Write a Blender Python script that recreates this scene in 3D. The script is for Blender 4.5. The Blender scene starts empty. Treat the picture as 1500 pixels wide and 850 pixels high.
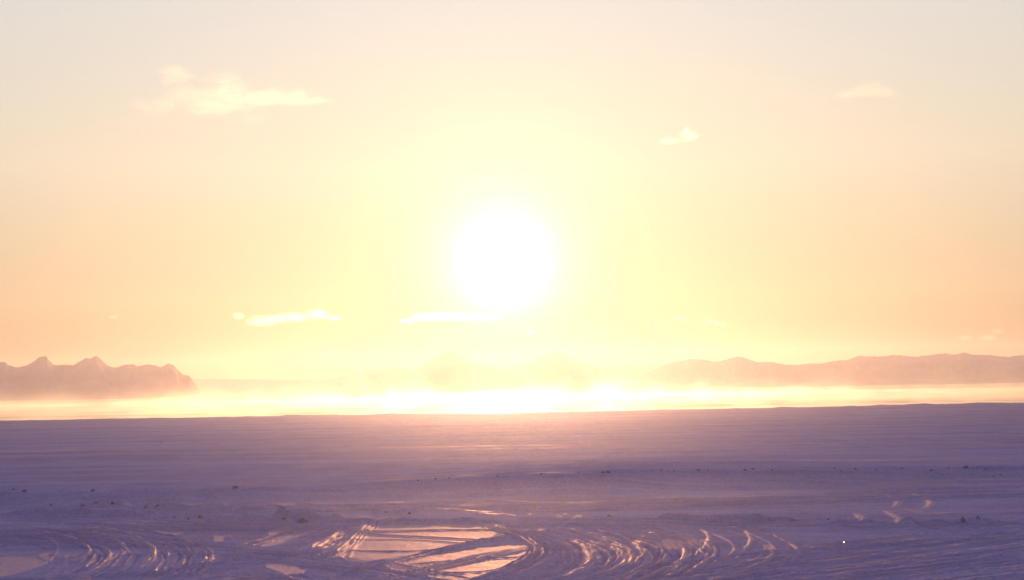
import bpy, bmesh, math, random
import numpy as np
from mathutils import Vector, Matrix

random.seed(7)
rng = np.random.default_rng(11)
scene = bpy.context.scene
COL = scene.collection

# ------------------------------------------------------------------ camera
CAM_H = 8.0
FOCAL = 50.0
FPX = FOCAL / 36.0 * 1500.0            # focal length in pixels of the 1500 px wide photograph
PITCH = math.atan(147.0 / FPX)
ROLL = math.radians(1.0)
f_ = Vector((0, math.cos(PITCH), math.sin(PITCH)))
r0 = Vector((1, 0, 0)); u0 = r0.cross(f_)
r_ = r0 * math.cos(ROLL) - u0 * math.sin(ROLL)
u_ = u0 * math.cos(ROLL) + r0 * math.sin(ROLL)
CAM = Vector((0, 0, CAM_H))

cam_data = bpy.data.cameras.new('camera')
cam = bpy.data.objects.new('camera', cam_data)
COL.objects.link(cam)
cam_data.lens = FOCAL; cam_data.sensor_width = 36.0
cam_data.clip_start = 0.5; cam_data.clip_end = 60000
cam.matrix_world = Matrix(((r_.x, u_.x, -f_.x, CAM.x), (r_.y, u_.y, -f_.y, CAM.y),
                           (r_.z, u_.z, -f_.z, CAM.z), (0, 0, 0, 1)))
scene.camera = cam


def ray(px, py):
    """direction in which a spot of the photograph lies, seen from the viewpoint"""
    return (r_ * ((px - 750.0) / FPX) + u_ * ((425.0 - py) / FPX) + f_).normalized()


def on_plane(px, py, z=0.0):
    d = ray(px, py)
    return CAM + d * ((z - CAM.z) / d.z)


def at_range(px, py, y):
    d = ray(px, py)
    return CAM + d * (y / d.y)


# ------------------------------------------------------------------ helpers
def tag(o, label=None, cat=None, group=None, kind=None):
    if label: o['label'] = label
    if cat: o['category'] = cat
    if group: o['group'] = group
    if kind: o['kind'] = kind
    return o


def link_mesh(name, verts, faces, mat, smooth=True):
    me = bpy.data.meshes.new(name)
    me.from_pydata(verts, [], faces)
    me.update()
    if smooth:
        me.polygons.foreach_set('use_smooth', [True] * len(me.polygons))
    o = bpy.data.objects.new(name, me)
    COL.objects.link(o)
    if mat: me.materials.append(mat)
    return o


def grid_mesh(name, V, mat, attrs=None, wrap=False):
    """V: rows x cols x 3 array -> one mesh of quads"""
    R, C, _ = V.shape
    me = bpy.data.meshes.new(name)
    me.vertices.add(R * C)
    me.vertices.foreach_set('co', V.reshape(-1).astype(np.float32))
    CC = C if wrap else C - 1
    i = np.arange(R - 1)[:, None] * C
    j = np.arange(CC)[None, :]
    j2 = (j + 1) % C
    q = np.stack([i + j, i + j2, i + C + j2, i + C + j], axis=-1).reshape(-1, 4)
    n = q.shape[0]
    me.loops.add(n * 4)
    me.loops.foreach_set('vertex_index', q.reshape(-1).astype(np.int32))
    me.polygons.add(n)
    me.polygons.foreach_set('loop_start', np.arange(0, n * 4, 4, dtype=np.int32))
    me.polygons.foreach_set('use_smooth', np.ones(n, dtype=bool))
    me.update(calc_edges=True)
    if attrs:
        for k, a in attrs.items():
            at = me.attributes.new(k, 'FLOAT', 'POINT')
            at.data.foreach_set('value', a.reshape(-1).astype(np.float32))
    o = bpy.data.objects.new(name, me)
    COL.objects.link(o)
    me.materials.append(mat)
    return o


def _hash(ix, iy, seed):
    h = (ix.astype(np.int64) * 374761393 + iy.astype(np.int64) * 668265263 + seed * 974634777) & 0xFFFFFFFF
    h = ((h ^ (h >> 13)) * 1274126177) & 0xFFFFFFFF
    h = h ^ (h >> 16)
    return (h & 0xFFFF).astype(np.float32) / 65535.0


def noise2(x, y, seed=0):
    """smooth value noise in -1..1"""
    fx = np.floor(x); fy = np.floor(y)
    ix = fx.astype(np.int64); iy = fy.astype(np.int64)
    u = (x - fx).astype(np.float32); v = (y - fy).astype(np.float32)
    u = u * u * u * (u * (u * 6 - 15) + 10); v = v * v * v * (v * (v * 6 - 15) + 10)
    a = _hash(ix, iy, seed); b = _hash(ix + 1, iy, seed)
    c = _hash(ix, iy + 1, seed); d = _hash(ix + 1, iy + 1, seed)
    return ((a * (1 - u) + b * u) * (1 - v) + (c * (1 - u) + d * u) * v) * 2 - 1


def fbm(x, y, seed=0, oct=4, gain=0.5):
    s = 0; a = 1.0; t = 0
    for k in range(oct):
        s = s + a * noise2(x * 2 ** k + 17.3 * k, y * 2 ** k - 9.1 * k, seed + k)
        t += a; a *= gain
    return s / t


def sstep(a, b, x):
    t = np.clip((x - a) / (b - a), 0, 1)
    return t * t * (3 - 2 * t)


# ------------------------------------------------------------------ material helpers
class N:
    """tiny wrapper for building node trees"""
    def __init__(self, tree):
        self.t = tree
    def add(self, kind, **kw):
        n = self.t.nodes.new(kind)
        for k, v in kw.items():
            if k.startswith('i_'):
                n.inputs[k[2:].replace('_', ' ')].default_value = v
            else:
                setattr(n, k, v)
        return n
    def link(self, a, b):
        self.t.links.new(a, b)
    def math(self, op, a, b=None, c=None, clamp=False):
        n = self.t.nodes.new('ShaderNodeMath'); n.operation = op; n.use_clamp = clamp
        for i, v in enumerate((a, b, c)):
            if v is None: continue
            if hasattr(v, 'links'): self.link(v, n.inputs[i])
            else: n.inputs[i].default_value = v
        return n.outputs[0]
    def maprange(self, v, a, b, c, d, smooth=False):
        n = self.t.nodes.new('ShaderNodeMapRange')
        n.interpolation_type = 'SMOOTHSTEP' if smooth else 'LINEAR'
        self.link(v, n.inputs['Value'])
        for k, x in zip(('From Min', 'From Max', 'To Min', 'To Max'), (a, b, c, d)):
            n.inputs[k].default_value = x
        return n.outputs['Result']
    def noise(self, vec, scale, detail=4.0, rough=0.55, lac=2.0, dist=0.0):
        n = self.t.nodes.new('ShaderNodeTexNoise')
        self.link(vec, n.inputs['Vector'])
        n.inputs['Scale'].default_value = scale; n.inputs['Detail'].default_value = detail
        n.inputs['Roughness'].default_value = rough; n.inputs['Lacunarity'].default_value = lac
        n.inputs['Distortion'].default_value = dist
        return n.outputs[0]
    def mapping(self, vec, scale=(1, 1, 1), loc=(0, 0, 0), rot=(0, 0, 0)):
        n = self.t.nodes.new('ShaderNodeMapping')
        self.link(vec, n.inputs['Vector'])
        n.inputs['Scale'].default_value = scale; n.inputs['Location'].default_value = loc
        n.inputs['Rotation'].default_value = rot
        return n.outputs[0]
    def mixcol(self, f, a, b):
        n = self.t.nodes.new('ShaderNodeMix'); n.data_type = 'RGBA'
        for s, v in ((n.inputs[0], f), (n.inputs[6], a), (n.inputs[7], b)):
            if hasattr(v, 'links'): self.link(v, s)
            else: s.default_value = v
        return n.outputs[2]


def new_mat(name):
    m = bpy.data.materials.new(name); m.use_nodes = True
    m.node_tree.nodes.clear()
    n = N(m.node_tree)
    out = n.add('ShaderNodeOutputMaterial')
    return m, n, out


# ------------------------------------------------------------------ sun, sky, view
SUN = ray(737, 385)
SUN_EL = math.asin(SUN.z)
SUN_AZ = math.atan2(SUN.x, SUN.y)
sl = bpy.data.lights.new('sun', 'SUN')
sun = bpy.data.objects.new('sun', sl); COL.objects.link(sun)
sl.energy = 3.3
sl.angle = math.radians(0.53)
sl.color = (1.0, 0.53, 0.28)
sun.location = SUN * 200
sun.rotation_euler = (-SUN).to_track_quat('-Z', 'Y').to_euler()

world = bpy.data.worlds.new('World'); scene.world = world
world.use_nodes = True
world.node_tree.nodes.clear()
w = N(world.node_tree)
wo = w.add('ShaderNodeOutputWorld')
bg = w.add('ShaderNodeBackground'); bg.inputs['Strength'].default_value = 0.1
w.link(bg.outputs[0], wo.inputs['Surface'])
sky = w.add('ShaderNodeTexSky', sky_type='NISHITA')
sky.sun_disc = False
sky.sun_elevation = SUN_EL; sky.sun_rotation = SUN_AZ
sky.altitude = 0; sky.air_density = 1.0; sky.dust_density = 1.5; sky.ozone_density = 2.0
tc = w.add('ShaderNodeTexCoord')
sep = w.add('ShaderNodeSeparateXYZ'); w.link(tc.outputs['Generated'], sep.inputs[0])
dot = w.add('ShaderNodeVectorMath', operation='DOT_PRODUCT')
w.link(tc.outputs['Generated'], dot.inputs[0]); dot.inputs[1].default_value = SUN
ang = w.math('MULTIPLY', w.math('ARCCOSINE', w.math('MINIMUM', dot.outputs['Value'], 1.0)), 180 / math.pi)
# hand-set sky colour by height above the horizon, violet overhead to tint the snow
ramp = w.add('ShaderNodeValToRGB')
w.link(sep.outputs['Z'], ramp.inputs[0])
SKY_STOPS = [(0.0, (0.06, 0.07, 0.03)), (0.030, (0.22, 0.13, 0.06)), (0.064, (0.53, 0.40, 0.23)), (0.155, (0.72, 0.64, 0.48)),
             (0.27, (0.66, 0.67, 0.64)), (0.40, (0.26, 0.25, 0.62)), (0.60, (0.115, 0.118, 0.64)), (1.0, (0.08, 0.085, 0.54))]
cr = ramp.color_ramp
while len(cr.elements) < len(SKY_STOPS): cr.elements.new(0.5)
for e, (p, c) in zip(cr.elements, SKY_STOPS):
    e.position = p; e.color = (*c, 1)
# sky colour dimmed by hand away from the sun's side
away = w.maprange(ang, 22, 85, 1.0, 0.30, True)
sky_grad = w.add('ShaderNodeVectorMath', operation='SCALE')
w.link(ramp.outputs[0], sky_grad.inputs[0]); w.link(away, sky_grad.inputs['Scale'])
# aureole round the sun
k = w.math('MULTIPLY', w.math('POWER', w.math('DIVIDE', 12.0, w.math('ADD', ang, 0.4)), 2.45), 0.024)
core = w.maprange(ang, 2.2, 0.0, 0.0, 0.5, True)
k2 = w.math('ADD', k, core)
aur = w.add('ShaderNodeVectorMath', operation='SCALE')
aur.inputs[0].default_value = (1.0, 0.86, 0.42); w.link(k2, aur.inputs['Scale'])
s1 = w.add('ShaderNodeVectorMath', operation='ADD')
w.link(sky_grad.outputs[0], s1.inputs[0]); w.link(aur.outputs[0], s1.inputs[1])
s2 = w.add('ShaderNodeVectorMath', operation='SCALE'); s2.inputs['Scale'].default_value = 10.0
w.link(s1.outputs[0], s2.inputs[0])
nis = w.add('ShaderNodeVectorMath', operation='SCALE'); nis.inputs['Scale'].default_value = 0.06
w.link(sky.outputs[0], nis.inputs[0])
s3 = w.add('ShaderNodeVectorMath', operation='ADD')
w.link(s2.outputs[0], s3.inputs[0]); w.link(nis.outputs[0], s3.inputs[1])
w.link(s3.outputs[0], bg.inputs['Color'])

scene.view_settings.view_transform = 'Standard'
scene.view_settings.look = 'None'
scene.view_settings.exposure = 0.0
scene.view_settings.gamma = 1.0
scene.view_settings.use_curve_mapping = False
scene.render.engine = 'CYCLES'
scene.cycles.use_denoising = True
scene.cycles.max_bounces = 6
scene.cycles.volume_bounces = 0
scene.cycles.volume_max_steps = 256
scene.cycles.sample_clamp_indirect = 4.0

# ------------------------------------------------------------------ materials
def make_snow():
    m, n, out = new_mat('wind_packed_snow')
    # loose grains scatter the light evenly; the wind crust on top adds a soft gloss
    b = n.add('ShaderNodeBsdfDiffuse', i_Roughness=0.6)
    gl = n.add('ShaderNodeBsdfGlossy')
    gl.inputs['Color'].default_value = (.86, .68, .52, 1)  # warm tint puts the orange sky's reflection into the gloss colour
    mx = n.add('ShaderNodeMixShader')
    n.link(b.outputs[0], mx.inputs[1]); n.link(gl.outputs[0], mx.inputs[2])
    n.link(mx.outputs[0], out.inputs['Surface'])
    geo = n.add('ShaderNodeNewGeometry')
    pos = geo.outputs['Position']
    cr_ = n.add('ShaderNodeAttribute', attribute_name='crust').outputs['Fac']
    fine = n.noise(pos, 2.2, 6, 0.65)
    blot = n.noise(n.mapping(pos, (0.25, 0.07, 0.25)), 1.0, 4, 0.6)
    streak = n.noise(n.mapping(pos, (0.012, 0.10, 0.1)), 1.0, 5, 0.6)
    # icy crust breaks up along its rim
    cm = n.math('ADD', cr_, n.math('MULTIPLY', n.math('SUBTRACT', fine, 0.5), 0.25))
    cm = n.maprange(cm, 0.22, 0.92, 0.0, 1.0, True)
    pk = n.maprange(n.math('ADD', n.math('MULTIPLY', blot, 0.5), n.math('MULTIPLY', streak, 0.5)), 0.36, 0.66, 0.0, 1.0, True)
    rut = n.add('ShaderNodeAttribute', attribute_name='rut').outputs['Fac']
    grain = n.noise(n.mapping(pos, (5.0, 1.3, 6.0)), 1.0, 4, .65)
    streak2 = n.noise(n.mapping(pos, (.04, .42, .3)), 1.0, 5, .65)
    whiter = None
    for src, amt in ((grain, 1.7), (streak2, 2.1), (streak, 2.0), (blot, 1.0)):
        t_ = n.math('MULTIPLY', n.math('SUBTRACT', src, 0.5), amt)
        whiter = t_ if whiter is None else n.math('ADD', whiter, t_)
    whiter = n.math('SUBTRACT', n.math('ADD', whiter, .64), n.math('MULTIPLY', rut, .55), clamp=True)  # darker colour along the furrow bottoms
    col = n.mixcol(whiter, (0.58, 0.57, 0.65, 1), (0.93, 0.91, 0.91, 1))
    col = n.mixcol(cm, col, (0.80, 0.74, 0.70, 1))  # crust colour warmed to stand in for the reflected orange sky
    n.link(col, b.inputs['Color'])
    rr = n.math('SUBTRACT', 0.88, n.math('MULTIPLY', pk, 0.08))
    rr = n.math('SUBTRACT', rr, n.math('MULTIPLY', cm, 0.20))
    n.link(rr, gl.inputs['Roughness'])
    sp = n.math('ADD', n.math('ADD', 0.004, n.math('MULTIPLY', pk, 0.008)), n.math('MULTIPLY', cm, 0.46))
    n.link(sp, mx.inputs[0])
    bump = n.add('ShaderNodeBump'); bump.inputs['Distance'].default_value = 0.08
    n.link(n.math('SUBTRACT', 1.0, n.math('MULTIPLY', cm, 0.55)), bump.inputs['Strength'])
    g2 = n.noise(pos, 9.0, 3, 0.7)
    med = n.noise(n.mapping(pos, (.35, .16, .3)), 1.0, 5, .62)
    hsum = n.math('ADD', n.math('ADD', fine, n.math('MULTIPLY', g2, 0.4)), n.math('MULTIPLY', med, 4.0))
    n.link(hsum, bump.inputs['Height'])
    n.link(bump.outputs[0], b.inputs['Normal']); n.link(bump.outputs[0], gl.inputs['Normal'])
    return m


def make_water():
    m, n, out = new_mat('open_water')
    b = n.add('ShaderNodeBsdfPrincipled')
    n.link(b.outputs[0], out.inputs['Surface'])
    geo = n.add('ShaderNodeNewGeometry')
    b.inputs['Base Color'].default_value = (0.02, 0.03, 0.045, 1)
    b.inputs['IOR'].default_value = 1.33
    wv = n.noise(n.mapping(geo.outputs['Position'], (0.004, 0.02, 0.02)), 1.0, 4, 0.6)
    n.link(n.maprange(wv, 0.35, 0.65, 0.10, 0.24), b.inputs['Roughness'])
    bump = n.add('ShaderNodeBump'); bump.inputs['Distance'].default_value = 0.05
    bump.inputs['Strength'].default_value = 0.25
    n.link(n.noise(geo.outputs['Position'], 0.8, 3), bump.inputs['Height'])
    n.link(bump.outputs[0], b.inputs['Normal'])
    return m


def make_mountain():
    m, n, out = new_mat('snowy_rock')
    b = n.add('ShaderNodeBsdfPrincipled')
    n.link(b.outputs[0], out.inputs['Surface'])
    geo = n.add('ShaderNodeNewGeometry')
    nz = n.noise(geo.outputs['Position'], 0.004, 6, 0.6)
    col = n.mixcol(n.maprange(nz, 0.4, 0.6, 0, 1), (0.32, 0.29, 0.32, 1), (0.38, 0.36, 0.39, 1))
    n.link(col, b.inputs['Base Color'])
    b.inputs['Roughness'].default_value = 0.9
    b.inputs['Specular IOR Level'].default_value = 0.1
    return m


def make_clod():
    m, n, out = new_mat('backlit_snow_lump')
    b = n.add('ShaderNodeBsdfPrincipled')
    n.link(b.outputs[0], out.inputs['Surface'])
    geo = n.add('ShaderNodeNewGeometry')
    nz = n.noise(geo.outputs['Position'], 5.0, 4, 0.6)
    col = n.mixcol(n.maprange(nz, 0.35, 0.65, 0, 1), (0.28, 0.28, 0.38, 1), (0.42, 0.42, 0.53, 1))  # blue-dark tone puts the lumps' backlit shade into their colour
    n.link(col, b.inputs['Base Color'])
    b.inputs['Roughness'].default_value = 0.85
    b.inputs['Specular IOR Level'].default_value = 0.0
    return m


def make_ice(r0_=.18, r1_=.28):
    m, n, out = new_mat('clear_ice')
    b = n.add('ShaderNodeBsdfPrincipled')
    n.link(b.outputs[0], out.inputs['Surface'])
    geo = n.add('ShaderNodeNewGeometry')
    nz = n.noise(geo.outputs['Position'], 4.0, 3, 0.6)
    n.link(n.maprange(nz, 0.3, 0.7, r0_, r1_), b.inputs['Roughness'])
    b.inputs['Base Color'].default_value = (0.75, 0.80, 0.84, 1)
    b.inputs['IOR'].default_value = 1.31
    return m


SNOW, WATER, ROCK, CLOD, ICE = make_snow(), make_water(), make_mountain(), make_clod(), make_ice()
ICE_DULL = make_ice(.4, .6)

# ------------------------------------------------------------------ the snow field
def gp(pts, z=0.0):
    return np.array([[on_plane(x, y, z).x, on_plane(x, y, z).y] for x, y in pts])


def smooth_line(P, n=40):
    """Catmull-Rom through the points"""
    P = np.asarray(P, float)
    Q = np.vstack([2 * P[0] - P[1], P, 2 * P[-1] - P[-2]])
    out = []
    m = max(3, n // (len(P) - 1))
    for i in range(1, len(Q) - 2):
        p0, p1, p2, p3 = Q[i - 1:i + 3]
        for t in np.linspace(0, 1, m, endpoint=False):
            out.append(0.5 * ((2 * p1) + (-p0 + p2) * t + (2 * p0 - 5 * p1 + 4 * p2 - p3) * t * t + (-p0 + 3 * p1 - 3 * p2 + p3) * t ** 3))
    out.append(P[-1])
    return np.array(out)


PLAIN_Z = 0.6
crest_px = [(-350, 735), (0, 722), (100, 720), (250, 719), (350, 716), (430, 715), (500, 711), (600, 706.5), (640, 702.5), (700, 699.5), (800, 695.5),
            (890, 692.5), (1000, 689.5), (1100, 688), (1250, 688), (1350, 687.5), (1420, 685), (1500, 683), (1850, 680)]
foot_px = [(-350, 748), (0, 737), (130, 740), (250, 740), (330, 736), (420, 732), (550, 731), (650, 730), (750, 730), (900, 728), (1000, 722),
           (1150, 717), (1250, 711), (1350, 703), (1500, 700), (1850, 697)]
H_px = np.array([(-350, .7), (0, .7), (250, .75), (450, .62), (600, .8), (750, 1.1), (900, 1.2), (1000, 1.0), (1150, .95), (1250, .8), (1400, .7), (1850, .7)])
tc_, dc_ = [], []
for px, py in crest_px:
    hz = float(np.interp(px, H_px[:, 0], H_px[:, 1])); p = on_plane(px, py, hz); tc_.append(p.x / p.y); dc_.append(p.y)
tf_, df_ = [], []
for px, py in foot_px:
    p = on_plane(px, py, 0); tf_.append(p.x / p.y); df_.append(p.y)
th_ = [(px - 750) / FPX for px in H_px[:, 0]]
edge_px = [(-350, 622), (0, 616), (200, 612.5), (330, 610.6), (412, 609), (420, 607.9), (545, 606.9), (556, 606.1), (650, 605.6), (740, 604.9), (756, 604.4),
           (900, 601.4), (1000, 599.6), (1200, 596), (1330, 592.8), (1500, 590), (1850, 584)]
te_, de_ = [], []
for px, py in edge_px:
    p = on_plane(px, py, PLAIN_Z); te_.append(p.x / p.y); de_.append(p.y)

# raised lines and furrows: pixels of the photograph laid on the ground, height (m), half width (m), crust
LINES = []
def line(pts, h, wd, crust, n=40):
    LINES.append((smooth_line(gp(pts), n), h, wd, crust))

def family(pts, half, count, depth, wd, crust=0.0, seed=0):
    """wheel furrows side by side along one path, half = half width of the path in metres"""
    P = smooth_line(gp(pts), 50)
    T = np.gradient(P, axis=0); T /= np.linalg.norm(T, axis=1)[:, None] + 1e-9
    Nn = np.stack([-T[:, 1], T[:, 0]], 1)
    rr = np.random.default_rng(seed + 100)
    count = int(count * 2.8)
    depth *= .75; wd *= .54
    for i in range(count):
        o = (i + 0.5) / count * 2 - 1 + rr.uniform(-1.3, 1.3) / count
        wob = np.interp(np.arange(len(P)), np.linspace(0, len(P), 7), rr.uniform(-.12, .12, 7) * half)
        a, b_ = sorted(rr.integers(0, len(P), 2)) if rr.random() < .8 else (0, len(P))
        if b_ - a < 8: a, b_ = 0, len(P)
        Q = (P + Nn * (o * half + wob)[:, None])[a:b_]
        sg = 1 if rr.random() < .5 else -1
        LINES.append((Q, sg * depth * rr.uniform(.5, 1.4), wd * rr.uniform(.7, 1.3), sg * (.15 + .40 * crust) * rr.uniform(.4, 1.5)))

# bright crusted ridges thrown up by the turning wheels
for pts, h in [
    ([(1072, 772), (1082, 775), (1092, 779), (1098, 785), (1099, 795), (1092, 805)], .13),
    ([(1018, 773), (1032, 779), (1038, 786), (1036, 796), (1025, 808), (1008, 817)], .12),
    ([(1124, 797), (1130, 804), (1132, 812), (1122, 823)], .07),
    ([(1000, 805), (1003, 812), (997, 823), (985, 838), (975, 850)], .09),
    ([(1022, 809), (1033, 812), (1032, 824), (1015, 836), (1000, 845)], .10),
    ([(903, 799), (914, 808), (920, 818), (907, 830), (880, 846)], .10),
    ([(917, 804), (926, 814), (925, 822), (914, 832)], .08),
    ([(834, 789), (852, 800), (860, 814), (859, 826), (845, 835), (825, 846)], .10),
    ([(770, 786), (783, 797), (793, 806), (797, 812), (791, 820)], .12),
    ([(762, 788), (778, 798), (787, 808)], .10),
    ([(862, 784), (873, 788), (884, 792)], .08),
    ([(940, 778), (962, 784), (972, 790)], .10), ([(955, 781), (966, 787)], .10),
    ([(1282, 723), (1297, 727), (1309, 732), (1316, 737), (1311, 745)], .13),
    ([(1335, 723), (1346, 728), (1358, 734), (1364, 738), (1358, 746)], .13),
    ([(1298, 749), (1308, 755), (1318, 761), (1317, 768)], .12),
    ([(1252, 752), (1260, 757), (1265, 763), (1262, 768)], .11),
    ([(1150, 724), (1200, 724.5), (1250, 724.5), (1285, 724.5)], .10),
    ([(690, 768), (712, 770), (730, 775), (742, 780)], .10),
    ([(720, 770), (730, 774), (738, 779)], .10),
    ([(560, 829), (620, 813), (690, 794), (750, 782)], .10),
    ([(690, 850), (740, 834), (765, 820), (782, 806)], .12),
    ([(57, 798), (66, 802), (74, 804)], .12),
    ([(110, 850), (140, 838), (158, 826), (160, 812), (150, 800)], .06),
    ([(172, 793), (186, 806), (186, 818), (178, 830)], .06),
    ([(205, 795), (222, 806), (228, 818), (220, 830)], .05),
    ([(120, 798), (135, 806), (140, 820), (125, 835)], .05),
    ([(60, 848), (78, 838), (92, 826), (97, 812)], .06),
    ([(660, 746), (700, 751), (757, 757)], .09), ([(600, 742), (680, 748), (740, 752)], .06),
    ([(535, 768), (537, 776), (530, 782), (508, 806), (500, 818)], .09),
    ([(1310, 818), (1340, 816), (1378, 811)], .07), ([(1180, 838), (1260, 827), (1330, 816)], .05),
    ([(1210, 838), (1300, 826), (1430, 806), (1500, 795)], .05), ([(1330, 770), (1420, 775), (1500, 770)], .05),
    ([(1440, 834), (1475, 830), (1500, 829)], .06), ([(1400, 850), (1500, 838)], .05),
    ([(1340, 754), (1365, 753), (1400, 751)], .06), ([(1010, 742), (1060, 741), (1130, 740)], .05),
    ([(880, 742), (930, 741), (1000, 742), (1040, 741)], .07), ([(740, 730), (850, 729), (960, 727)], .06),
    ([(960, 727), (1060, 728), (1150, 725)], .05), ([(240, 777), (262, 780), (272, 782)], .10),
    ([(843, 756), (858, 757)], .08)]:
    far_ = pts[0][1] <= 770
    line(pts, h * (.62 if far_ else .42), 0.28 if far_ else 0.13, (1.25 if far_ else 1.0) if pts[0][0] > 240 else .3)

# ploughed berms
for pts, h, wd in [
    ([(0, 739), (75, 740), (140, 741), (230, 745), (330, 748), (420, 752)], .28, .9),
    ([(0, 752), (120, 755), (250, 758), (340, 761), (450, 763), (520, 760)], .25, .9),
    ([(545, 752), (575, 751), (610, 752)], .25, .7),
    ([(940, 758), (1010, 761), (1080, 763), (1160, 765), (1250, 769), (1380, 770), (1500, 768)], .26, .9),
    ([(780, 768), (860, 771), (950, 773)], .10, .6),
    ([(1180, 735), (1290, 734), (1400, 729), (1500, 727)], .08, .7),
    ([(1200, 722), (1350, 717), (1500, 713)], .08, .7),
    ([(470, 765), (560, 766), (680, 765), (740, 767)], .16, .7),
    ([(400, 766), (440, 760), (460, 762)], .25, .8)]:
    line(pts, h * 1.35, wd * .75, -.1)

# wheel furrows and sled lines
family([(0, 785), (100, 792), (250, 800), (420, 815), (560, 835), (660, 852)], 2.2, 12, .05, .16, .1, 1)
family([(540, 764), (515, 785), (495, 803), (470, 820)], 0.8, 5, .05, .15, 0, 2)
family([(770, 776), (830, 795), (850, 815), (830, 835), (760, 852)], 1.6, 9, .05, .14, .12, 3)
family([(830, 775), (890, 792), (935, 812), (920, 832), (860, 852)], 1.5, 9, .05, .14, .12, 4)
family([(900, 775), (990, 792), (1010, 815), (970, 840), (930, 855)], 1.5, 9, .05, .14, .12, 5)
family([(0, 775), (100, 785), (175, 805), (170, 828), (120, 852)], 1.8, 9, .05, .13, .05, 6)
family([(100, 775), (200, 788), (265, 808), (255, 835), (220, 852)], 1.8, 9, .05, .13, .05, 7)
family([(180, 850), (300, 832), (400, 812), (470, 790), (520, 770)], 1.6, 8, .05, .16, .3, 8)
family([(480, 850), (600, 818), (700, 794), (770, 782)], 0.55, 4, .05, .13, .3, 9)
family([(560, 848), (660, 826), (740, 808), (800, 800)], 0.8, 4, .05, .13, .3, 29)
family([(700, 855), (760, 832), (790, 810), (770, 790), (720, 772)], 0.8, 6, .06, .15, .5, 10)
family([(900, 858), (1100, 826), (1300, 800), (1500, 778)], 2.6, 14, .045, .17, .3, 11)
family([(1050, 862), (1250, 838), (1500, 812)], 2.2, 12, .045, .17, .3, 12)
family([(600, 735), (800, 744), (1000, 737), (1200, 731), (1500, 720)], 4.0, 12, .06, .3, .3, 13)
family([(750, 762), (900, 765), (1100, 773), (1300, 776), (1500, 778)], 2.2, 8, .05, .25, .15, 14)
family([(0, 760), (150, 765), (300, 772), (480, 775)], 2.2, 8, .05, .25, .15, 15)
family([(340, 808), (390, 793), (430, 780)], 1.0, 6, .06, .2, .6, 16)
family([(455, 812), (480, 796), (500, 780)], 0.6, 4, .06, .2, .6, 17)
family([(300, 852), (350, 846), (420, 845), (470, 852)], .9, 6, .05, .15, .6, 18)
family([(380, 740), (450, 745), (540, 745), (620, 740)], 3.0, 8, .09, .35, .4, 19)
# long single sweeps left by wheels turning round the smooth field
ar = random.Random(5)
for x0, x1, n_, cst_ in ((790, 1120, 15, .55), (20, 240, 10, .48)):
    for i in range(n_):
        b0 = x0 + (x1 - x0) * (i + ar.uniform(-.4, .4)) / n_; q_ = ar.uniform(.8, 1.15); dy = ar.uniform(-4, 4)
        P_ = [(b0 - 25, 769 + dy), (b0 + 35 * q_, 780 + dy), (b0 + 72 * q_, 794 + dy), (b0 + 84 * q_, 808 + dy), (b0 + 68 * q_, 824 + dy), (b0 + 20 * q_, 840 + dy), (b0 - 30, 854 + dy)]
        i0 = ar.choice([0, 0, 1]); i1 = ar.choice([5, 6, 7])
        line(P_[i0:i1], .035 * ar.choice([1, 1, -1]), .10, cst_ * ar.uniform(.5, 1.3) * .9)
for i in range(9):
    yb = 776 + i * 9.5 + ar.uniform(-4, 4); xs = ar.uniform(1020, 1180)
    line([(xs, yb + 26), (xs + 150, yb + 10), (xs + 300, yb - 8), (1530, yb - 26)], .04, .13, .5)
line([(500, 778), (560, 778.5), (640, 777), (740, 776)], -.08, .16, -.9)
line([(520, 781), (580, 785), (640, 788), (730, 793)], -.08, .18, -.9)
line([(495, 807), (560, 808), (640, 806), (700, 800)], .05, .6, -1.0)
line([(500, 791), (600, 791), (690, 797)], -.05, .13, -.6)
line([(600, 827), (690, 820), (785, 815)], -.06, .16, -.8)
line([(640, 840), (720, 836), (775, 822)], -.06, .14, -.8)
line([(515, 794), (510, 805), (502, 818)], -.06, .14, -.8)

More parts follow.
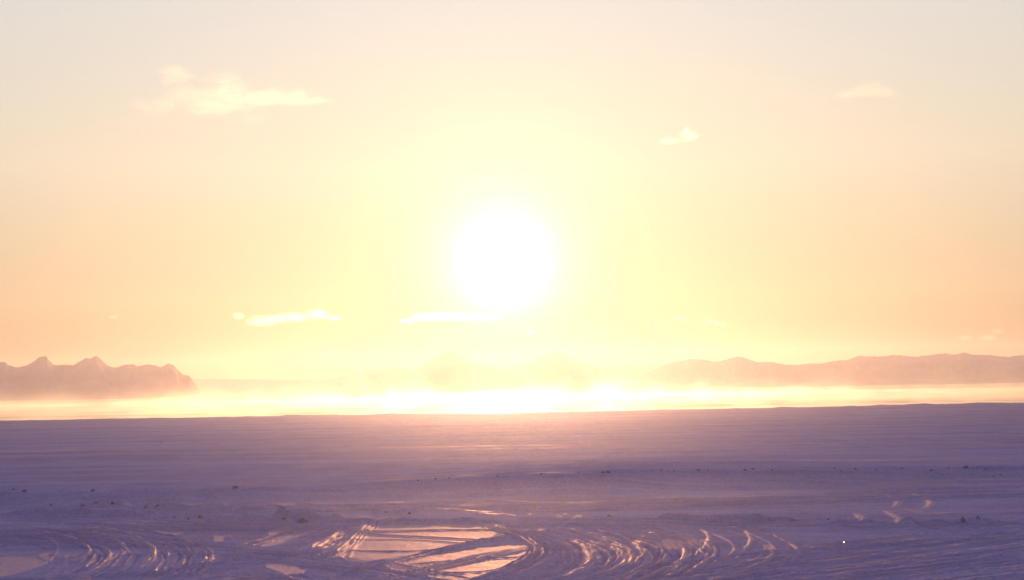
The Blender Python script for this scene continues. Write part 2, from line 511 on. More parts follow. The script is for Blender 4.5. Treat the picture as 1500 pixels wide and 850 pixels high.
# smooth icy crust: outlines on the ground
CRUST = [
    ([(535, 770), (620, 768.5), (690, 768), (728, 773), (742, 781), (700, 790), (640, 803), (600, 813), (535, 825), (484, 818), (500, 800), (520, 785)], 1.0),
    ([(556, 829), (640, 812), (700, 803), (745, 798), (778, 799), (768, 816), (722, 836), (690, 850), (660, 850), (600, 839)], 1.0),
    ([(0, 814), (40, 815), (64, 822), (76, 824), (48, 834), (0, 846)], .62),
    ([(62, 809), (76, 808), (80, 818), (72, 823), (63, 820)], .9),
    ([(385, 829), (410, 825), (440, 828), (425, 841), (405, 836)], .9),
    ([(432, 832), (452, 834), (446, 840), (430, 839)], .8),
    ([(330, 848), (352, 841), (395, 843), (380, 850)], .7),
    ([(365, 800), (395, 787), (430, 782), (418, 795), (385, 803)], .65),
    ([(313, 786), (330, 785), (331, 793), (314, 794)], .7),
    ([(305, 815), (320, 810), (321, 818), (306, 824)], .75),
    ([(450, 806), (475, 790), (498, 776), (506, 778), (480, 803)], .7),
    ([(390, 780), (418, 771), (430, 776), (400, 786)], .55),
    ([(170, 743), (250, 738.5), (335, 735.5), (340, 739), (300, 743)], .7),
    ([(398, 736), (430, 736), (436, 742), (400, 741)], .55),
    ([(1170, 728), (1280, 724), (1300, 727), (1200, 731)], .45),
    ([(1260, 706), (1400, 702), (1400, 709), (1270, 713)], .35),
    ([(1500, 700), (1380, 702), (1380, 704), (1500, 704)], .5),
    ([(940, 778), (1010, 784), (1030, 800), (980, 806), (950, 795)], .38),
    ([(1360, 806), (1378, 809), (1340, 817), (1320, 818)], .4),
    ([(140, 764), (200, 762), (190, 768), (150, 768)], .4),
    ([(225, 777), (270, 780), (268, 784), (240, 782)], .6),
]

# rows out from the viewpoint and columns by bearing; closest together where the snow is seen
rows = np.concatenate([np.array([0.5, 3, 8, 15, 25, 35, 42, 47]), np.arange(50, 135, 0.13)])
d = rows[-1]; ex = []
while d < 660:
    d += 0.14 * (d / 135) ** 2.2; ex.append(d)
rows = np.concatenate([rows, ex])
Tmax = math.radians(21.8)
core_t = np.linspace(-Tmax, Tmax, 1250)
side = np.linspace(0, 1, 90) ** 1.8 * (math.pi - Tmax)
theta = np.concatenate([-(Tmax + side[1:][::-1]), core_t, (Tmax + side[1:-1])])
TH, RR = np.meshgrid(theta, rows)
# distance measured along the view axis inside the fan, so the rows end on the shore line
tt = np.tan(np.clip(TH, -0.5, 0.5))
edge_y = np.interp(tt, te_, de_)
edge_r = edge_y / np.cos(np.clip(TH, -0.5, 0.5))
edge_r = edge_r + 5.0 * fbm(TH * 120, TH * 0 + 3.3, 5, 4)
far = edge_r[0]
scale = np.where(RR > 300, 1, 1)
r_end = rows[-1]
# stretch only the far rows so that the last one falls just past the shore
k_ = np.clip((RR - 150) / (r_end - 150), 0, 1)
RS = np.where(RR < 150, RR, 150 + k_ * (edge_r + 4 - 150))
X = RS * np.sin(TH); Y = RS * np.cos(TH)
infan = (np.abs(TH) < 0.45) & (Y > 40)

Z = np.zeros_like(X); crust = np.zeros_like(X); rut = np.zeros_like(X)
tb = np.where(infan, X / np.maximum(Y, 1), np.sign(X) * 0.45)
dc = np.interp(tb, tc_, dc_) + 1.1 * fbm(tb * 60, tb * 0 + 1.7, 21, 3)
dfo = np.interp(tb, tf_, df_) + 1.2 * fbm(tb * 45, tb * 0 + 5.1, 22, 3)
hc = np.interp(tb, th_, H_px[:, 1])
rad = np.where(infan, Y, RS * 1.0)
face = sstep(0, 1, (rad - dfo) / np.maximum(dc - dfo, 2.0))
rise = hc * face
back = sstep(0, 45, rad - dc)
Z = rise * (1 - back) + back * PLAIN_Z * (rad > dc) + 0
Z = np.where(rad <= dc, rise, hc + (PLAIN_Z - hc) * back)
onface = face * (1 - sstep(-0.3, 0.5, rad - dc))
bank = sstep(0.02, .2, face) * (1 - sstep(-.5, .3, rad - dc))
plain = sstep(0, 4, rad - dc)
near = 1 - sstep(-2, 1, rad - dfo)
# crest roughness: little lumps
crestm = np.exp(-((rad - dc - .2) / .7) ** 2)
Z += crestm * 0.10 * np.maximum(0, fbm(X * .9, Y * .9, 31, 3)) * 2
# relief of the near trampled snow

def inside(poly, x, y):
    c = np.zeros(x.shape, bool); n = len(poly); j = n - 1
    for i in range(n):
        xi, yi = poly[i]; xj, yj = poly[j]
        c ^= ((yi > y) != (yj > y)) & (x < (xj - xi) * (y - yi) / (yj - yi + 1e-12) + xi)
        j = i
    return c



jx = .18 * fbm(X * 1.3, Y * .8, 81, 3); jy = .7 * fbm(X * .9, Y * .5, 82, 3)
PATCH = []
calm = np.zeros_like(X)
for pts, val in CRUST:
    val = min(1.0, val * 1.3 + .08)
    P = gp(pts)
    m = (Y > P[:, 1].min() - 2) & (Y < P[:, 1].max() + 2) & infan & (X > P[:, 0].min() - 1) & (X < P[:, 0].max() + 1)
    ins = np.zeros(X.shape, bool)
    ins[m] = inside(P, X[m] + jx[m], Y[m] + jy[m])
    PATCH.append((ins, val)); calm = np.maximum(calm, ins * min(1, val * 1.1))
Z -= calm * 0.02
Z += near * (1 - .65 * calm) * (0.024 * fbm(X * 5.0, Y * 1.5, 40, 4) + 0.035 * sstep(.3, .7, fbm(X * 2.8, Y * 1.9, 44, 3)) * sstep(-.1, .4, fbm(X * .3, Y * .15, 45, 3)) + 0.03 * fbm(X * 1.6, Y * 0.9, 41, 4) + 0.04 * fbm(X * .25, Y * .18, 42, 3))
# wind drift relief on the plain beyond the bank
far_f = sstep(110, 400, rad)
Z += plain * (0.05 * fbm(X * .05, Y * .22, 51, 4) + 0.03 * fbm(X * .3, Y * .6, 52, 3) + far_f * 0.12 * fbm(X * .012, Y * .05, 53, 4))
band = fbm(X * .008, Y * .045, 61, 4)
crust += plain * np.clip(band * .8 - .05, 0, .3)
crust += plain * .35 * sstep(.35, .6, fbm(X * .012 + 5, Y * .16, 62, 3))
crust += near * (.16 + .35 * sstep(.1, .55, fbm(X * .35, Y * .22, 63, 4)) + .30 * fbm(X * 3.2, Y * .6, 64, 3))
crust += plain * .22 * fbm(X * .5, Y * .35, 65, 3)
# long bright lines of hard snow out on the plain
for pts, a, wd in [([(700, 661), (760, 659), (860, 659.5), (960, 658.5)], .2, .8), ([(500, 633), (640, 627), (800, 625.5), (1000, 628)], .12, 5),
                   ([(1060, 662), (1140, 659), (1225, 658)], .6, 1.0), ([(1180, 632), (1290, 630), (1400, 630)], .5, 2.0),
                   ([(33, 706), (60, 706), (90, 706.5)], .6, .5), ([(600, 705), (680, 702.5), (760, 697.5), (840, 692)], .25, .4),
                   ([(0, 706), (33, 706), (110, 707)], .4, .4)]:
    P = smooth_line(gp(pts, PLAIN_Z), 24)
    D = np.full(X.shape, 1e9)
    m = (Y > P[:, 1].min() - 4 * wd) & (Y < P[:, 1].max() + 4 * wd) & infan
    idx = np.nonzero(m)
    x = X[idx]; y = Y[idx]; yy = np.interp(x, P[:, 0], P[:, 1])
    ok = (x > P[:, 0].min()) & (x < P[:, 0].max())
    fade = np.clip(np.minimum(x - P[:, 0].min(), P[:, 0].max() - x) / (0.2 * (np.ptp(P[:, 0]))), 0, 1)
    crust[idx] += a * np.exp(-((y - yy) / wd) ** 2) * ok * fade

rows_y = RS.min(axis=1), RS.max(axis=1)
for Pl, h, wd, cst in LINES:
    x0, x1 = Pl[:, 0].min() - 4 * wd, Pl[:, 0].max() + 4 * wd
    y0, y1 = Pl[:, 1].min() - 4 * wd, Pl[:, 1].max() + 4 * wd
    ri = np.nonzero((rows > y0) & (rows < y1 / .9))[0]
    ta, tb2 = math.atan2(x0, y0 if x0 < 0 else y1), math.atan2(x1, y0 if x1 > 0 else y1)
    ci = np.nonzero((theta > ta) & (theta < tb2))[0]
    if len(ri) == 0 or len(ci) == 0: continue
    sl_ = np.s_[ri[0]:ri[-1] + 1, ci[0]:ci[-1] + 1]
    x = X[sl_]; y = Y[sl_]
    best = np.full(x.shape, 1e9, np.float32); par = np.zeros(x.shape, np.float32)
    nseg = len(Pl) - 1
    for i in range(nseg):
        a, b_ = Pl[i], Pl[i + 1]; ab = b_ - a; L2 = ab @ ab + 1e-9
        # only the rows near this piece
        ya, yb = min(a[1], b_[1]) - 4 * wd, max(a[1], b_[1]) + 4 * wd
        rr_ = np.nonzero((rows[ri] > ya) & (rows[ri] < yb / .9))[0]
        if len(rr_) == 0: continue
        q = np.s_[rr_[0]:rr_[-1] + 1, :]
        t = np.clip(((x[q] - a[0]) * ab[0] + (y[q] - a[1]) * ab[1]) / L2, 0, 1)
        dd = (x[q] - a[0] - t * ab[0]) ** 2 + (y[q] - a[1] - t * ab[1]) ** 2
        better = dd < best[q]
        best[q] = np.where(better, dd, best[q]); par[q] = np.where(better, (i + t) / nseg, par[q])
    g = np.exp(-best / wd ** 2) * np.clip(np.minimum(par, 1 - par) * 9 + .15, 0, 1)
    rough = 1 + (.5 * noise2(x * 1.4, y * .9, 71) if wd > .4 else .3 * noise2(x * .45, y * .16, 71))
    Z[sl_] += h * g * rough
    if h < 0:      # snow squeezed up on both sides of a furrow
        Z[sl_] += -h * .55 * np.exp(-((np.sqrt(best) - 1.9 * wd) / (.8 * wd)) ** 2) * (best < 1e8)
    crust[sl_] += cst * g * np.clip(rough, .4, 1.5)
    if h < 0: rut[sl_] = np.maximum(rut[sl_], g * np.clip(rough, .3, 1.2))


for pmask, val in PATCH:
    idx = np.nonzero(pmask)
    c0 = crust[idx]
    v = val + np.minimum(c0, 0) + .12 * fbm(X[idx] * .8, Y[idx] * .5, 83, 3)
    crust[idx] = np.where(c0 < -.02, v, np.maximum(c0, v))
crust = np.clip(crust, 0, 1) * (1 - .97 * bank)
# shore: a little rim of rough ice, then the edge drops under the water
er = edge_r - RS
Z += sstep(60, 5, er) * infan * 0.28 * np.maximum(0, fbm(X * .12, Y * .1, 91, 4)) * (1 + 1.5 * sstep(.12, .25, tb))
Z = np.where(er < 1.2, Z - sstep(1.2, -2.5, er) * 1.8, Z)
V = np.stack([X, Y, Z], -1)
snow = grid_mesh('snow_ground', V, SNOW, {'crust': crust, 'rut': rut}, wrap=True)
tag(snow, kind='structure')


def ground_z(x, y):
    th = math.atan2(x, y); r = math.hypot(x, y)
    j = int(np.argmin(np.abs(theta - th))); i = int(np.argmin(np.abs(RS[:, j] - r)))
    return float(Z[i, j])


def on_snow(px, py, zguess=0.0):
    z = zguess
    for _ in range(4):
        p = on_plane(px, py, z); z = .5 * z + .5 * ground_z(p.x, p.y)
    p = on_plane(px, py, z)
    return Vector((p.x, p.y, ground_z(p.x, p.y)))

# ------------------------------------------------------------------ open water to the horizon
nr, nc = 14, 96
wv = np.zeros((nr, nc, 3))
rad_w = np.array([0.0, 200, 440, 600, 900, 1400, 2000, 3000, 4500, 6500, 9000, 11000, 13000, 17100])
for i in range(nr):
    a = np.linspace(0, 2 * math.pi, nc, endpoint=False)
    wv[i, :, 0] = np.sin(a) * max(rad_w[i], .01); wv[i, :, 1] = np.cos(a) * max(rad_w[i], .01); wv[i, :, 2] = -0.55
tag(grid_mesh('water', wv, WATER, wrap=True), kind='structure')

# ------------------------------------------------------------------ mountains across the water
def mountains(sky_px, dist, depth, seed, rugged, recede=None):
    sp = np.array(sky_px, float)
    px = np.arange(sp[0, 0], sp[-1, 0] + .1, 1.6)
    py = np.interp(px, sp[:, 0], sp[:, 1])
    hz_y = 572 - (px - 750) * math.tan(ROLL)
    cols = []
    n_s = 44
    s = np.linspace(-1, 1.3, n_s)
    V = np.zeros((n_s, len(px), 3))
    for j, (a, b) in enumerate(zip(px, py)):
        dj = dist
        if recede:      # the end of the range runs back from the shore
            u = min(1, max(0, (recede[0] - a) / (recede[0] - recede[1]))); dj = dist + recede[2] * u * u * (3 - 2 * u)
        p = at_range(a, b, dj)
        V[:, j, 0] = p.x * (1 + s * depth / dj); V[:, j, 1] = dj + s * depth
        V[:, j, 2] = p.z
    t = V[..., 0] / V[..., 1] * 60
    S = np.repeat(s[:, None], len(px), 1)
    ridge = 1 - np.abs(fbm(t * 1.3, S * 2.2, seed, 4)) * 2
    prof = np.clip(1 - np.abs(S), 0, 1) ** .8
    spur = 1 - rugged * (1 - ridge) * np.clip(np.abs(S) * 2.2, 0, 1) * .6
    # the crest itself keeps its small teeth
    small = 1 + 0.032 * rugged * (fbm(t * 9, S * 0 + 1.1, seed + 9, 3) + .5 * fbm(t * 26, S * 0 + 4.1, seed + 19, 2))
    V[..., 2] = V[..., 2] * prof * spur * small
    base = np.abs(S) >= 1
    V[..., 2] = np.where(base, -1.0, V[..., 2] - .8)
    o = grid_mesh('mountains', V, ROCK)
    return tag(o, kind='structure')

left_sky = [(-420, 556), (-300, 535), (-220, 541), (-120, 524), (-60, 536), (-20, 533), (0, 529), (8, 529), (12, 534), (25, 537), (40, 534), (52, 526), (58, 521), (68, 521.5), (78, 533), (95, 533),
            (108, 534), (118, 528), (126, 523), (132, 524), (140, 519.5), (148, 525), (158, 534), (165, 537), (175, 536), (184, 532.5), (196, 532.5), (202, 536),
            (212, 532.5), (225, 533.5), (236, 536.5), (241, 534), (248, 531), (256, 534.5), (260, 541), (268, 548), (278, 550), (283, 557), (289, 566), (300, 580)]
mid_sky = [(240, 566), (280, 555), (340, 555), (420, 556), (480, 555), (500, 550), (530, 543), (560, 538.5), (590, 541), (615, 538), (630, 528), (645, 518), (658, 513), (672, 516),
           (690, 530), (720, 538), (760, 537), (790, 525), (805, 517), (818, 513.5), (830, 520), (860, 532), (890, 538), (930, 535), (960, 532), (1000, 540), (1060, 545), (1200, 548), (1320, 566)]
right_sky = [(850, 580), (900, 566), (945, 548), (968, 535), (985, 529), (1010, 525), (1030, 525), (1045, 529), (1055, 528), (1070, 523), (1082, 520), (1095, 525), (1110, 530), (1130, 529.5), (1150, 533), (1170, 534),
             (1190, 531), (1200, 532), (1215, 529), (1240, 526), (1258, 520), (1275, 520.5), (1290, 521), (1310, 518.5), (1330, 521), (1345, 521), (1370, 518), (1385, 516.5), (1400, 518.5),
             (1412, 514.5), (1425, 518), (1450, 519.5), (1475, 522), (1490, 520), (1500, 519), (1560, 516), (1640, 524), (1760, 512), (1900, 530)]
mountains(left_sky, 9300, 1100, 3, .4)
mountains(mid_sky, 16000, 1000, 13, .3)
mountains(right_sky, 10800, 1300, 23, .6, (1130, 930, 3300))

# ------------------------------------------------------------------ lumps of snow on the bank and berms
def lump_bm(size, seed, tall=0.9, jag=.35):
    rr = random.Random(seed)
    bm = bmesh.new()
    for k in range(rr.choice([2, 3, 3, 4])):
        s = size * (1 if k == 0 else rr.uniform(.35, .65))
        off = Vector((0, 0, 0)) if k == 0 else Vector((rr.uniform(-.7, .7) * size, rr.uniform(-.5, .5) * size, 0))
        res = bmesh.ops.create_icosphere(bm, subdivisions=2, radius=1)
        for v in res['verts']:
            c = v.co.copy()
            q = 1 + jag * (math.sin(c.x * 3.1 + seed + k) * math.cos(c.y * 2.7 + k * 2) + .5 * math.sin(c.z * 5.3 + seed * 1.7)) * .6 + rr.uniform(-.1, .1)
            v.co = Vector((c.x * s * .62 * q, c.y * s * .55 * q, c.z * s * .5 * tall * q + s * .28 * tall)) + off
    return bm


def lump(name, px, py, wpx, label, cat, group=None, zg=0.0, mat=None, tall=.9, seed=None):
    p = on_snow(px, py, zg)
    size = wpx / FPX * p.y * .50
    bm = lump_bm(size, seed or int(px * 3 + py), tall)
    me = bpy.data.meshes.new(name); bm.to_mesh(me); bm.free()
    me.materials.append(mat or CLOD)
    o = bpy.data.objects.new(name, me); COL.objects.link(o)
    o.location = p
    o.rotation_euler = (0, 0, random.uniform(-.5, .5))
    tag(o, label, cat, group)
    return o

G1 = 'dark snow lumps along the crest of the snow bank'
G2 = 'snow lumps on the left ploughed berms'
G3 = 'snow lumps on the right ploughed berm'
CREST = [
    (36, 721, 10, 'long low dark snow lump lying at the left end of the bank crest'),
    (136, 720, 9, 'flat dark snow lump on the bank crest under the two jagged left peaks'),
    (345, 716, 12, 'long dark snow lump on the bank crest just right of the pale base strip'),
    (612, 704, 5, 'dark snow lump on the bright crest line, leftmost of three left of the sun'),
    (638, 702.5, 5, 'dark snow lump on the bright crest line, middle one of three left of the sun'),
    (658, 701.5, 5, 'dark snow lump on the bright crest line, rightmost of three left of the sun'),
    (728, 698.5, 5, 'lone dark snow lump on the bank crest almost directly below the sun'),
    (793, 696, 6, 'lone dark snow lump on the bank crest a little right of the sun'),
    (847, 694, 5, 'small flat snow lump on the bank crest left of a tall pair'),
    (884, 693, 7, 'left and smaller one of the tall pair of snow lumps on the bank crest'),
    (891, 692.5, 8, 'right and taller one of the tall pair of snow lumps on the bank crest'),
    (954, 690.5, 4, 'small snow lump opening the tight row of lumps right of the tall pair'),
    (969, 690, 6, 'dark snow lump, second in the tight row right of the tall pair'),
    (979, 690.5, 5, 'dark snow lump, third in the tight row right of the tall pair'),
    (987, 690.5, 5, 'dark snow lump closing the tight row right of the tall pair'),
    (1023, 689, 7, 'broad dark snow lump on the crest above the hooked tracks, a small one beside it'),
    (1037, 690, 4, 'small snow lump just right of the broad one on the bank crest'),
    (1073, 689, 3, 'tiny snow lump alone on the crest between two broader lumps'),
    (1091, 689.5, 6, 'dark snow lump, left one of a stepped pair on the bank crest'),
    (1103, 688, 6, 'dark snow lump, right and higher one of a stepped pair on the bank crest'),
    (1131, 690, 5, 'snow lump where the bank crest starts to drop on the right'),
    (1222, 687, 5, 'small snow lump on the right bank crest, first after the long gap'),
    (1232, 690.5, 5, 'snow lump lying just below the right bank crest after the long gap'),
    (1253, 687.5, 6, 'dark snow lump on the right bank crest, left one of two evenly spaced lumps'),
    (1283, 688, 7, 'dark snow lump on the right bank crest, right one of two evenly spaced lumps'),
    (1322, 688.5, 5, 'snow lump on the right bank crest above the far curved tracks'),
    (1364, 688.5, 6, 'wide snow lump on the right bank crest with speckled snow below it'),
    (1389, 688.5, 5, 'snow lump on the right bank crest just left of the biggest lump there'),
    (1415, 686, 10, 'biggest dark snow lump on the right bank crest, a blunt broad mound'),
    (1443, 686, 6, 'low snow lump on the right bank crest just right of the biggest lump'),
]
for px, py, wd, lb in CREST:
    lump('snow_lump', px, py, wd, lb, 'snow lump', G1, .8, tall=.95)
lump('snow_lump', 20, 717.5, 5, 'lone dark snow lump standing on the plain behind the far left crest', 'snow lump', G1, .7)
lump('snow_lump', 214, 717.5, 4, 'small snow lump standing behind the crest below the end of the jagged range', 'snow lump', G1, .7)
lump('snow_lump', 236, 648.5, 4, 'lone dark speck of snow far out on the left of the plain', 'snow lump', None, .6)
lump('snow_lump', 1455, 696, 4, 'left one of two small lumps in the blue shade of the right bank face', 'snow lump', None, .3)
lump('snow_lump', 1466, 696.5, 4, 'right one of two small lumps in the blue shade of the right bank face', 'snow lump', None, .3)
for px, py, wd, lb in [
    (75, 739, 7, 'low snow lump, first from the left on the upper left berm'),
    (121, 740.5, 8, 'flat snow lump on the upper left berm beside a taller one'),
    (140, 740.5, 9, 'tall rounded snow lump on the upper left berm left of the pale strip'),
    (165, 741.5, 9, 'blocky snow lump on the upper left berm where the pale strip begins'),
    (213, 744.5, 11, 'broad snow lump in front of the pale strip, left one of a close pair'),
    (230, 744.5, 10, 'broad snow lump in front of the pale strip, right one of a close pair'),
    (255, 758.5, 7, 'low snow lump, first from the left on the lower left berm'),
    (276, 758.5, 8, 'low snow lump on the lower left berm, right beside the first'),
    (293, 758.5, 9, 'widest of three low snow lumps in a row on the lower left berm'),
    (416, 762, 9, 'small mound left of the big snow mound on the lower left berm'),
    (441, 763, 19, 'big flat-topped snow mound at the right end of the lower left berm'),
    (566, 752, 7, 'snow lump on the left end of the short berm left of the sun glow'),
    (600, 752.5, 8, 'snow lump on the right end of the short berm left of the sun glow')]:
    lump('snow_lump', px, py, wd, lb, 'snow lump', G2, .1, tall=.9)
for px, py, wd, tl, lb in [
    (892, 757, 8, 1.1, 'round snow lump at the dark left start of the right berm'),
    (825, 757.5, 3, .9, 'tiny snow speck left of the dark start of the right berm'),
    (1126, 763, 5, .9, 'small snow lump half way along the right berm'),
    (1161, 763.5, 9, .8, 'flat wide snow lump on the right berm left of the curved tracks'),
    (1213, 765.5, 7, .9, 'rounded snow lump on the right berm just left of the hooked track end'),
    (1410, 766, 9, 1.9, 'tall pointed dark snow block standing on the right berm'),
    (1433, 766.5, 8, 1.2, 'smaller rounded snow lump right of the tall pointed block')]:
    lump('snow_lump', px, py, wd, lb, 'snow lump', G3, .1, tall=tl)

# lumps of clear ice that catch the sun
def ice_piece(px, py, wpx, label, zg=0.0, flat=False):
    p = on_snow(px, py, zg)
    s = wpx / FPX * p.y * .5
    to_cam = (CAM - p).normalized()
    nrm = (to_cam + SUN).normalized()
    bm = bmesh.new()
    res = bmesh.ops.create_icosphere(bm, subdivisions=1, radius=1)
    for v in res['verts']:
        v.co = Vector((v.co.x * s * .6, v.co.y * s * .5, v.co.z * s * .6 + s * .3)) * random.uniform(.85, 1.12)
    # a broken flat face on top
    if flat: bmesh.ops.bisect_plane(bm, geom=bm.verts[:] + bm.edges[:] + bm.faces[:], plane_co=Vector((0, 0, s * .55)), plane_no=nrm, clear_outer=True)
    if flat: bmesh.ops.contextual_create(bm, geom=[e for e in bm.edges if e.is_boundary])
    me = bpy.data.meshes.new('ice_chunk'); bm.to_mesh(me); bm.free()
    me.materials.append(ICE if flat else ICE_DULL)
    o = bpy.data.objects.new('ice_chunk', me); COL.objects.link(o); o.location = p
    tag(o, label, 'ice chunk', 'glinting chunks of ice')
    return o

ice_piece(1236, 796, 4.4, 'bright white glinting ice chunk alone on the furrowed snow at lower right', 0.0, True)
ice_piece(1482, 676, 3, 'pale glinting ice chunk on the plain near the right edge', .6)
ice_piece(1325, 745, 3, 'small glinting ice chunk between the far curved tracks')
ice_piece(460, 758, 4, 'small pinkish glinting ice chunk right of the big left mound')
ice_piece(482, 744, 4, 'small glinting ice chunk in the rough snow at the foot of the bank')
ice_piece(502, 792, 3, 'tiny glinting ice chunk beside the path left of the large crust field')

# ------------------------------------------------------------------ clouds far beyond the mountains
def cloud(blobs, dist, dens, label, seed, fine=1.0, col=(1, 1, 1, 1), frag=1.0):
    """blobs: (px, py, half width, half height) of the photograph, laid out in the air at this distance"""
    rr = random.Random(seed)
    cx = sum(b[0] for b in blobs) / len(blobs); cy = sum(b[1] for b in blobs) / len(blobs)
    c0 = at_range(cx, cy, dist)
    m, n, out = new_mat('thin_cloud')
    v = n.add('ShaderNodeVolumePrincipled')
    n.link(v.outputs[0], out.inputs['Volume'])
    v.inputs['Color'].default_value = col
    v.inputs['Anisotropy'].default_value = .8
    pos = n.add('ShaderNodeTexCoord').outputs['Object']
    bm = bmesh.new(); total = None
    for (bx, by, hw, hh, *wt) in blobs:
        c = at_range(bx, by, dist) - c0
        a, b = hw / FPX * dist, hh / FPX * dist
        d = (a + b) * .5
        c = c + Vector((0, rr.uniform(-.3, .3) * d, 0))
        res = bmesh.ops.create_icosphere(bm, subdivisions=3, radius=1)
        for q in res['verts']:
            q.co = Vector((q.co.x * a * 1.3, q.co.y * d * 1.3, q.co.z * b * 1.3)) + c
        mp = n.mapping(pos, (1 / a, 1 / d, 1 / b), (-c.x / a, -c.y / d, -c.z / b))
        ln = n.add('ShaderNodeVectorMath', operation='LENGTH'); n.link(mp, ln.inputs[0])
        e = n.maprange(ln.outputs['Value'], 1.25, .15, 0, wt[0] if wt else 1, True)
        total = e if total is None else n.math('MAXIMUM', total, e) if rr.random() < .3 else n.math('ADD', total, e)
    hmean = sum(b[3] for b in blobs) / len(blobs) / FPX * dist
    nz = n.noise(n.mapping(pos, (.30 / hmean * fine, .3 / hmean * fine, .55 / hmean * fine), (seed * 3.1, 0, 0)), 1.0, 6, .66, dist=.5)
    tot = n.math('MULTIPLY', n.math('MINIMUM', total, 1.25), n.math('ADD', 1 - .25 * frag, n.math('MULTIPLY', n.math('SUBTRACT', nz, .5), 3.2 * frag)))
    n.link(n.math('MULTIPLY', n.maprange(tot, .12, .95, 0, 1, True), dens / hmean), v.inputs['Density'])
    me = bpy.data.meshes.new('cloud'); bm.to_mesh(me); bm.free()
    o = bpy.data.objects.new('cloud', me); COL.objects.link(o); o.location = c0
    # one closed skin for each cloud
    rm = o.modifiers.new('skin', 'REMESH'); rm.mode = 'VOXEL'; rm.voxel_size = max(min(b[3] for b in blobs) / FPX * dist * .28, 3)
    dg = bpy.context.evaluated_depsgraph_get()
    me2 = bpy.data.meshes.new_from_object(o.evaluated_get(dg))
    o.modifiers.clear(); o.data = me2; me2.name = 'cloud'
    me2.materials.clear(); me2.materials.append(m)
    tag(o, label, 'cloud', 'small clouds in the evening sky')
    return o

CD = 21000.0
C_BIG, C_MID, C_PALE = .078, .26, .10
cloud([(345, 148, 74, 26, .8), (412, 140, 58, 17, .95), (300, 160, 36, 20, .9), (258, 112, 34, 22, .85), (228, 154, 48, 16, .70), (370, 175, 34, 13, .7), (326, 120, 46, 22, .7), (448, 150, 34, 11, .75),
       (272, 140, 56, 26, .7), (474, 146, 24, 9, .6), (200, 152, 28, 11, .65), (250, 104, 22, 12, .45)], CD, C_BIG,
      'largest cloud, ragged yellow wisp spread across the upper left sky', 1, 2.6, (1, .95, .70, 1), 1.35)
cloud([(1275, 130, 42, 14, .8), (1240, 137, 28, 9, .7), (1300, 137, 26, 9, .6)], CD, .085, 'peach coloured lens shaped cloud in the upper right sky', 2, 1.2, (1, .82, .62, 1))
cloud([(1008, 199, 20, 10), (985, 207, 24, 6), (1006, 188, 7, 10)], CD, C_PALE, 'small pale cloud with a pointed tuft on top, right of the sun', 3)
cloud([(385, 470, 30, 11), (430, 466, 36, 10), (466, 461, 24, 10), (492, 466, 17, 6)], CD, C_MID, 'long bright lumpy cloud above the dip right of the jagged range', 4)
cloud([(349, 463, 11, 7)], CD, C_MID, 'small round puff just left of the long lumpy cloud', 5)
cloud([(625, 464, 32, 9), (670, 463, 44, 9), (598, 470, 16, 6), (712, 465, 26, 8)], CD, C_MID, 'white streak of cloud touching the sun glow from below left', 6)
cloud([(778, 487, 7, 4)], CD, C_MID, 'tiny white fleck of cloud straight under the sun', 7)
cloud([(990, 466, 7, 5), (1000, 468, 8, 4)], CD, .12, 'left one of two small bright flecks of cloud right of the sun', 8)
cloud([(1040, 471, 9, 6), (1050, 474, 9, 5), (1060, 476, 7, 4)], CD, .14, 'right and larger one of two small bright flecks right of the sun', 9)
cloud([(958, 476, 5, 3)], CD, C_PALE, 'faintest fleck of cloud, low beside the sun glow on its right', 10)
cloud([(1413, 495, 16, 5), (1446, 495, 20, 7), (1462, 486, 14, 6)], CD, C_PALE, 'faint pinkish cloud in two pieces low over the right hand hills', 11)
cloud([(166, 465, 9, 4)], CD, C_PALE, 'faint tiny fleck of cloud above the left jagged peaks', 12)

# ------------------------------------------------------------------ steam over the open water
def box(name, x0, x1, y0, y1, z0, z1, mat):
    v = [(x, y, z) for z in (z0, z1) for y in (y0, y1) for x in (x0, x1)]
    f = [(0, 2, 3, 1), (4, 5, 7, 6), (0, 1, 5, 4), (2, 6, 7, 3), (0, 4, 6, 2), (1, 3, 7, 5)]
    return link_mesh(name, v, f, mat, False)

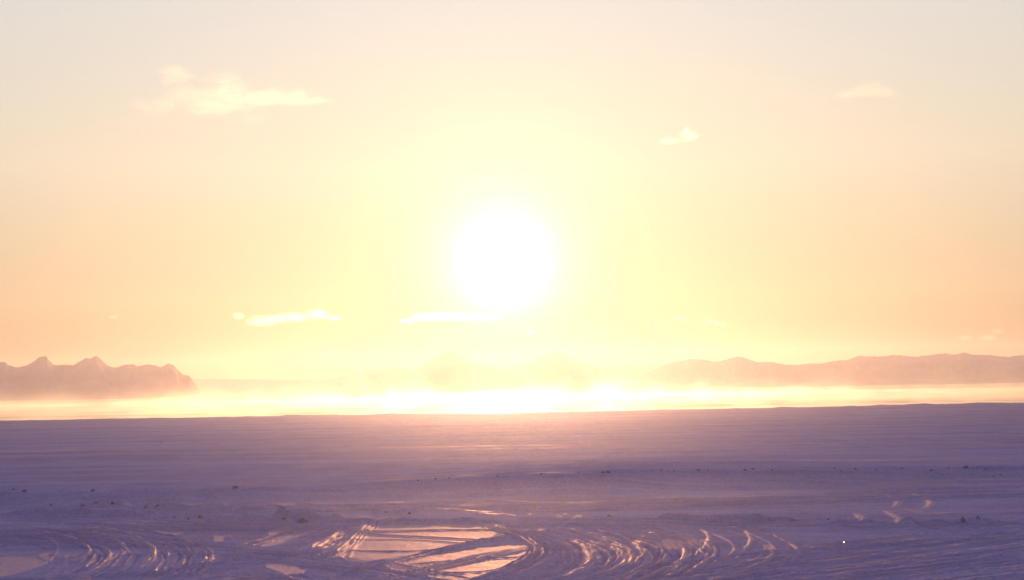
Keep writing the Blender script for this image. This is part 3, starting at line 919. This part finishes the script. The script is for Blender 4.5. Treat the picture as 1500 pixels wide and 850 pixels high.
m, n, out = new_mat('sea_smoke')
v = n.add('ShaderNodeVolumePrincipled')
n.link(v.outputs[0], out.inputs['Volume'])
v.inputs['Color'].default_value = (1, .96, .82, 1)
v.inputs['Anisotropy'].default_value = .78
geo = n.add('ShaderNodeNewGeometry')
pos = geo.outputs['Position']
sp = n.add('ShaderNodeSeparateXYZ'); n.link(pos, sp.inputs[0])
nz = n.noise(n.mapping(pos, (.035, .006, .06)), 1.0, 4, .62, dist=.8)
plume = n.noise(n.mapping(pos, (.036, .005, 0.016), (3, 1, 0)), 1.0, 4, .62)
top = n.maprange(plume, .46, .70, 2.8, 22.0, True)
# thinner towards the right hand end of the lake
top = n.math('MULTIPLY', top, n.maprange(sp.outputs['X'], 150, 520, 1.0, .35, True))
fall = n.math('SUBTRACT', 1.0, n.math('DIVIDE', sp.outputs['Z'], top), clamp=True)
dn = n.math('MULTIPLY', n.math('MULTIPLY', n.math('POWER', fall, 1.1), n.maprange(nz, .38, .68, 0, 1, True)), 0.0062)
veil_ = n.math('MULTIPLY', n.math('POWER', n.math('SUBTRACT', 1.0, n.math('DIVIDE', sp.outputs['Z'], 24.0), clamp=True), 2.0), n.maprange(sp.outputs['X'], 150, 520, .00022, .00005, True))
dn = n.math('ADD', dn, veil_)
n.link(dn, v.inputs['Density'])
steam = box('steam_fog', -1250, 1250, 505, 1900, -0.5, 24, m)
tag(steam, kind='stuff')
m.cycles.volume_step_rate = 0.35

# ------------------------------------------------------------------ low layer of drifting snow added to imitate pink sun glare
m, n, out = new_mat('pink_glare_scatter')
v = n.add('ShaderNodeVolumePrincipled')
n.link(v.outputs[0], out.inputs['Volume'])
v.inputs['Color'].default_value = (1, .93, .9, 1)
v.inputs['Density'].default_value = 0.0022
v.inputs['Anisotropy'].default_value = .90
tag(box('glare_veil', -480, 480, 20, 492, -1.6, 1.5, m), kind='stuff')

# ------------------------------------------------------------------ the hazy air
m, n, out = new_mat('hazy_air')
v = n.add('ShaderNodeVolumePrincipled')
n.link(v.outputs[0], out.inputs['Volume'])
v.inputs['Color'].default_value = (.98, .95, .92, 1)
v.inputs['Density'].default_value = 5.0e-5
v.inputs['Anisotropy'].default_value = .69
haze = box('haze', -17400, 17400, -17400, 17400, -3.2, 460, m)
tag(haze, kind='stuff')
